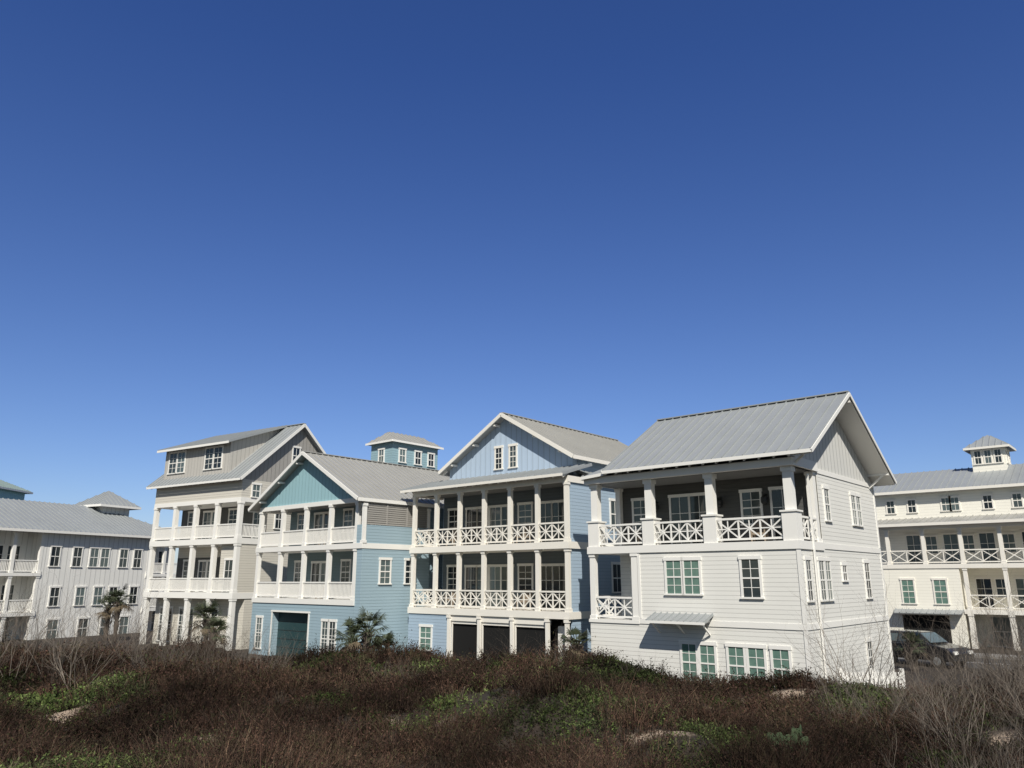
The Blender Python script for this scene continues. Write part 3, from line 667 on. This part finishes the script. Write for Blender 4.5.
for i in range(26):
    y=rs.uniform(15,21); x=rs.uniform(.50,.74)*y; shrub(x,y,rs.uniform(.9,1.45),i,True)
for i in range(12):
    y=rs.uniform(14,20); x=rs.uniform(.38,.50)*y; shrub(x,y,rs.uniform(.6,1.0),i)
shrub(8.3,20,1.7,2); shrub(8.9,20.4,1.5,4)
rs=random.Random(3)
for i in range(58):
    y=rs.uniform(18,27); x=-rs.uniform(.28,.72)*y; s=rs.uniform(.7,1.3)*(1.0 if x/y<-.42 else .75); shrub(x,y,s,i,True)
for i in range(24):
    y=rs.uniform(19,24); x=rs.uniform(-.33,.38)*y; shrub(x,y,rs.uniform(.35,.65),i,True)
# ============================================================ prickly pear
m_c=plain('cactus_skin',(.05,.075,.038),.8,spec=.2)
def cactus(x,y):
    import bmesh
    o=thing('prickly_pear_cactus',(x,y,hz(x,y)+.03),.3,'grey-green prickly pear cactus with flat pads','cactus'); r=random.Random(5)
    bm=bmesh.new()
    def pad(p,tilt,yaw,s):
        M4=Matrix.Translation(p)@Matrix.Rotation(yaw,4,'Z')@Matrix.Rotation(tilt,4,'Y')@Matrix.Translation((0,0,s*.9))@Matrix.Diagonal((s*.75,s*.16,s,1))
        bmesh.ops.create_uvsphere(bm,u_segments=14,v_segments=10,radius=1,matrix=M4); return M4@Vector((0,0,.92))
    for _ in range(7):
        p=Vector((r.uniform(-.3,.3),r.uniform(-.2,.2),.06)); yw=r.uniform(-.8,.8); tip=pad(p,r.uniform(-.5,.5),yw,r.uniform(.1,.14))
        for _ in range(2): pad(tip,r.uniform(-.9,.9),yw+r.uniform(-.5,.5),r.uniform(.07,.1))
    me=bpy.data.meshes.new('pads'); bm.to_mesh(me); bm.free(); me.materials.append(m_c); me.polygons.foreach_set('use_smooth',[True]*len(me.polygons)); mk('pads',me,o)
cactus(3.95,11.9)
# ============================================================ palms
m_f=plain('palm_leaf',(.060,.075,.035),.6,amt=.5); m_t=plain('palm_trunk',(.12,.095,.075),.9,amt=.6)
m_fd=plain('dead_palm_leaf',(.17,.13,.08),.8,amt=.4)
def palm(x,y,H,R,seed,z=None):
    r=random.Random(seed); z=hz(x,y) if z is None else z
    o=thing('palm_tree',(x,y,z),r.random()*6,'short fan palm with shaggy trunk beside the houses','palm tree','palm trees between houses')
    b=MB(); n=10; ring=[]
    for k in range(n+1):
        zz=H*k/n; rad=.17+.03*math.sin(k*2.1)+(.05 if k>n-3 else 0); ring.append([(math.cos(a*.7854)*rad,math.sin(a*.7854)*rad,zz) for a in range(8)])
    for k in range(n+1): b.v+=ring[k]
    for k in range(n):
        for a in range(8): b.f.append((k*8+a,k*8+(a+1)%8,(k+1)*8+(a+1)%8,(k+1)*8+a)); b.m.append(0)
    for k in range(30):
        a=r.random()*6.28; zz=r.uniform(H*.4,H); b.beam((math.cos(a)*.17,math.sin(a)*.17,zz),(math.cos(a)*.34,math.sin(a)*.34,zz+.22),.06,.03)
    b.obj('trunk',o,[m_t])
    c=MB()
    for k in range(34):
        a=r.random()*6.28; el=r.uniform(-.9,1.3); mt=1 if el<-.3 else 0
        d=Vector((math.cos(a)*math.cos(el),math.sin(a)*math.cos(el),math.sin(el))); p=Vector((0,0,H-.05)); q=p+d*R*r.uniform(.35,.6)
        c.beam(p,q,.03,.02,mt); side=d.cross(Vector((0,0,1))).normalized(); up=side.cross(d)
        for j in range(-6,7):
            an=j*.19; dd=(d*math.cos(an)+side*math.sin(an)+up*(.10*math.cos(an))+Vector((0,0,-.15*abs(j)/7))).normalized(); L=R*.58*r.uniform(.7,1.1)*(1-.3*abs(j)/6)
            w=dd.cross(up).normalized()*.024; m1=q+dd*L*.6; e=q+dd*L+Vector((0,0,-L*.3)); i=len(c.v)
            c.v+=[tuple(q-w*.4),tuple(q+w*.4),tuple(m1+w),tuple(m1-w),tuple(e)]; c.f+=[(i,i+1,i+2,i+3),(i+3,i+2,i+4)]; c.m+=[mt,mt]
    c.obj('crown',o,[m_f,m_fd])
palm(-6.9,38.5,2.1,1.4,1); palm(-5.9,37.5,1.3,1.1,2); palm(-7.9,40.0,1.7,1.2,9); palm(-18.0,47.5,2.3,1.4,3); palm(-17.0,46.0,1.6,1.1,4); palm(2.9,36.2,1.7,1.0,5)
palm(-30,61,3.0,1.5,6); palm(-31.2,62,2.4,1.3,7); palm(20.5,41.5,1.2,1.0,8)
# ============================================================ cars
RED=plain('red_lens',(.3,.02,.02),.3)
def car(x,y,rot,col,label):
    o=thing('parked_car',(x,y,.0),rot,label,'car','cars parked on the street')
    pm,t,b=nt('car_paint'); b.inputs['Base Color'].default_value=(*col,1); b.inputs['Roughness'].default_value=.25; b.inputs['Coat Weight'].default_value=.6
    prof=[(-2.3,.35),(-2.35,.75),(-2.28,1.02),(-1.95,1.12),(-1.7,1.68),(-1.3,1.76),(.3,1.74),(1.0,1.18),(1.95,1.02),(2.3,.8),(2.32,.35)]
    import bmesh
    bm=bmesh.new(); L=[];Rr=[]
    for px,pz in prof:
        w=.92 if pz<1.2 else .72; L.append(bm.verts.new((px,-w,pz))); Rr.append(bm.verts.new((px,w,pz)))
    bm.faces.new(L); bm.faces.new(Rr[::-1])
    for i in range(len(prof)): j=(i+1)%len(prof); bm.faces.new((L[j],L[i],Rr[i],Rr[j]))
    bmesh.ops.triangulate(bm,faces=[f for f in bm.faces if len(f.verts)>4]); bmesh.ops.recalc_face_normals(bm,faces=bm.faces)
    me=bpy.data.meshes.new('body'); bm.to_mesh(me); bm.free(); me.materials.append(pm); bo=mk('body',me,o)
    bv=bo.modifiers.new('b','BEVEL'); bv.width=.06; bv.segments=3; bv.angle_limit=.6
    for s in (-1,1):
        def P(x,z): return (x,s*(.925-(z-1.18)*.2/.5*.98+.012) if z>1.18 else s*.935,z)
        for q in (((-1.75,1.22),(-.85,1.22),(-.85,1.62),(-1.58,1.62)),((-.78,1.22),(.12,1.22),(.12,1.62),(-.78,1.62)),((.19,1.22),(.85,1.22),(.35,1.6),(.19,1.62))):
            b=MB(); b.prism([P(*k) for k in q],(0,s*.012,0)); b.obj('side_window',o,['glass'])
        for wx in (-1.4,1.42):
            b=MB(); n=20
            b.prism([(math.cos(k*6.283/n)*.35,0,math.sin(k*6.283/n)*.35) for k in range(n)],(0,.24,0))
            wo=b.obj('wheel',o,['dark'],(wx,.73 if s>0 else -.97,.35))
            b=MB(); b.prism([(math.cos(k*6.283/12)*.21,0,math.sin(k*6.283/12)*.21) for k in range(12)],(0,.02,0)); b.obj('rim',wo,['roof'],(0,.235 if s>0 else -.015,0))
        b=MB(); b.box(2.22,2.34,s*.62-.16,s*.62+.16,.72,.88); b.obj('headlight',o,['trim'])
        b=MB(); b.box(-2.38,-2.28,s*.74-.1,s*.74+.1,.78,1.05); b.obj('tail_light',o,[RED])
    b=MB(); b.prism([(1.0,-.7,1.22),(1.0,.7,1.22),(.38,.62,1.68),(.38,-.62,1.68)],(.03,0,.03)); b.obj('windscreen',o,['glass'])
    b=MB(); b.prism([(-1.96,-.7,1.17),(-1.96,.7,1.17),(-1.75,.62,1.6),(-1.75,-.62,1.6)],(-.03,0,.01)); b.obj('rear_window',o,['glass'])
car(22.6,44.6,math.radians(-62),(.015,.016,.018),'dark suv parked on the street by the building')
car(35.5,50.5,math.radians(50),(.6,.6,.6),'white car parked on the street')
Fo=thing('garden_fence',(12.6,31.2,0),-.05,'low white wooden fence beside the white house','fence')
b=MB(); L=2.3
for k in range(int(L/.15)): b.box(k*.15,k*.15+.09,-.01,.01,.1,1.1)
b.box(0,L,.012,.06,.3,.4); b.box(0,L,.012,.06,.85,.95)
b.obj('pickets',Fo,['trim'])
for x in (0,L/2,L):
    b=MB(); b.box(-.07,.07,.07,.2,0,1.22); b.obj('fence_post',Fo,['trim'],(x,0,0))
# ============================================================ light + camera
EL,AZ=42,176
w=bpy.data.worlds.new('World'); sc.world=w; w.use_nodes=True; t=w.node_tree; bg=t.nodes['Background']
sky=t.nodes.new('ShaderNodeTexSky'); sky.sky_type='NISHITA'; sky.sun_disc=False; sky.sun_elevation=math.radians(EL); sky.sun_rotation=math.radians(AZ)
sky.air_density=1.0; sky.dust_density=.2; sky.ozone_density=2.5; sky.altitude=0
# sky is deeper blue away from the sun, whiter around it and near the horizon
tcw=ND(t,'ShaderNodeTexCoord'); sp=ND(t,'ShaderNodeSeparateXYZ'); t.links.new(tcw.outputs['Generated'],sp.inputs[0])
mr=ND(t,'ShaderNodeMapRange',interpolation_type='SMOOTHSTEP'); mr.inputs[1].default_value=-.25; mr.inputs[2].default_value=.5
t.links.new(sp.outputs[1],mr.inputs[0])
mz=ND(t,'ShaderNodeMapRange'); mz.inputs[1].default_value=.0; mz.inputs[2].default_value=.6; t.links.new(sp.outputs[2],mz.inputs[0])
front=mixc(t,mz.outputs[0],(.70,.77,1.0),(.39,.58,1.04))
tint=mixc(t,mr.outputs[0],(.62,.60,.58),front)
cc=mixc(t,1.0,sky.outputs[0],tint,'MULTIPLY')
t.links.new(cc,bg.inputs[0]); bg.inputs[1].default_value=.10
s=bpy.data.lights.new('sun','SUN'); s.energy=5.0; s.angle=math.radians(.5); s.color=(1,.95,.86); so=bpy.data.objects.new('sun',s); COL.objects.link(so)
a=math.radians(AZ); e=math.radians(EL); d=Vector((math.sin(a)*math.cos(e),math.cos(a)*math.cos(e),math.sin(e)))
so.rotation_euler=d.to_track_quat('Z','Y').to_euler()
c=bpy.data.cameras.new('camera'); c.sensor_width=36; c.lens=769/1024*36; c.clip_end=8000; c.clip_start=.1
co=bpy.data.objects.new('camera',c); COL.objects.link(co); co.location=(0,0,4.5); co.rotation_euler=(math.radians(90+14.3),0,0); sc.camera=co
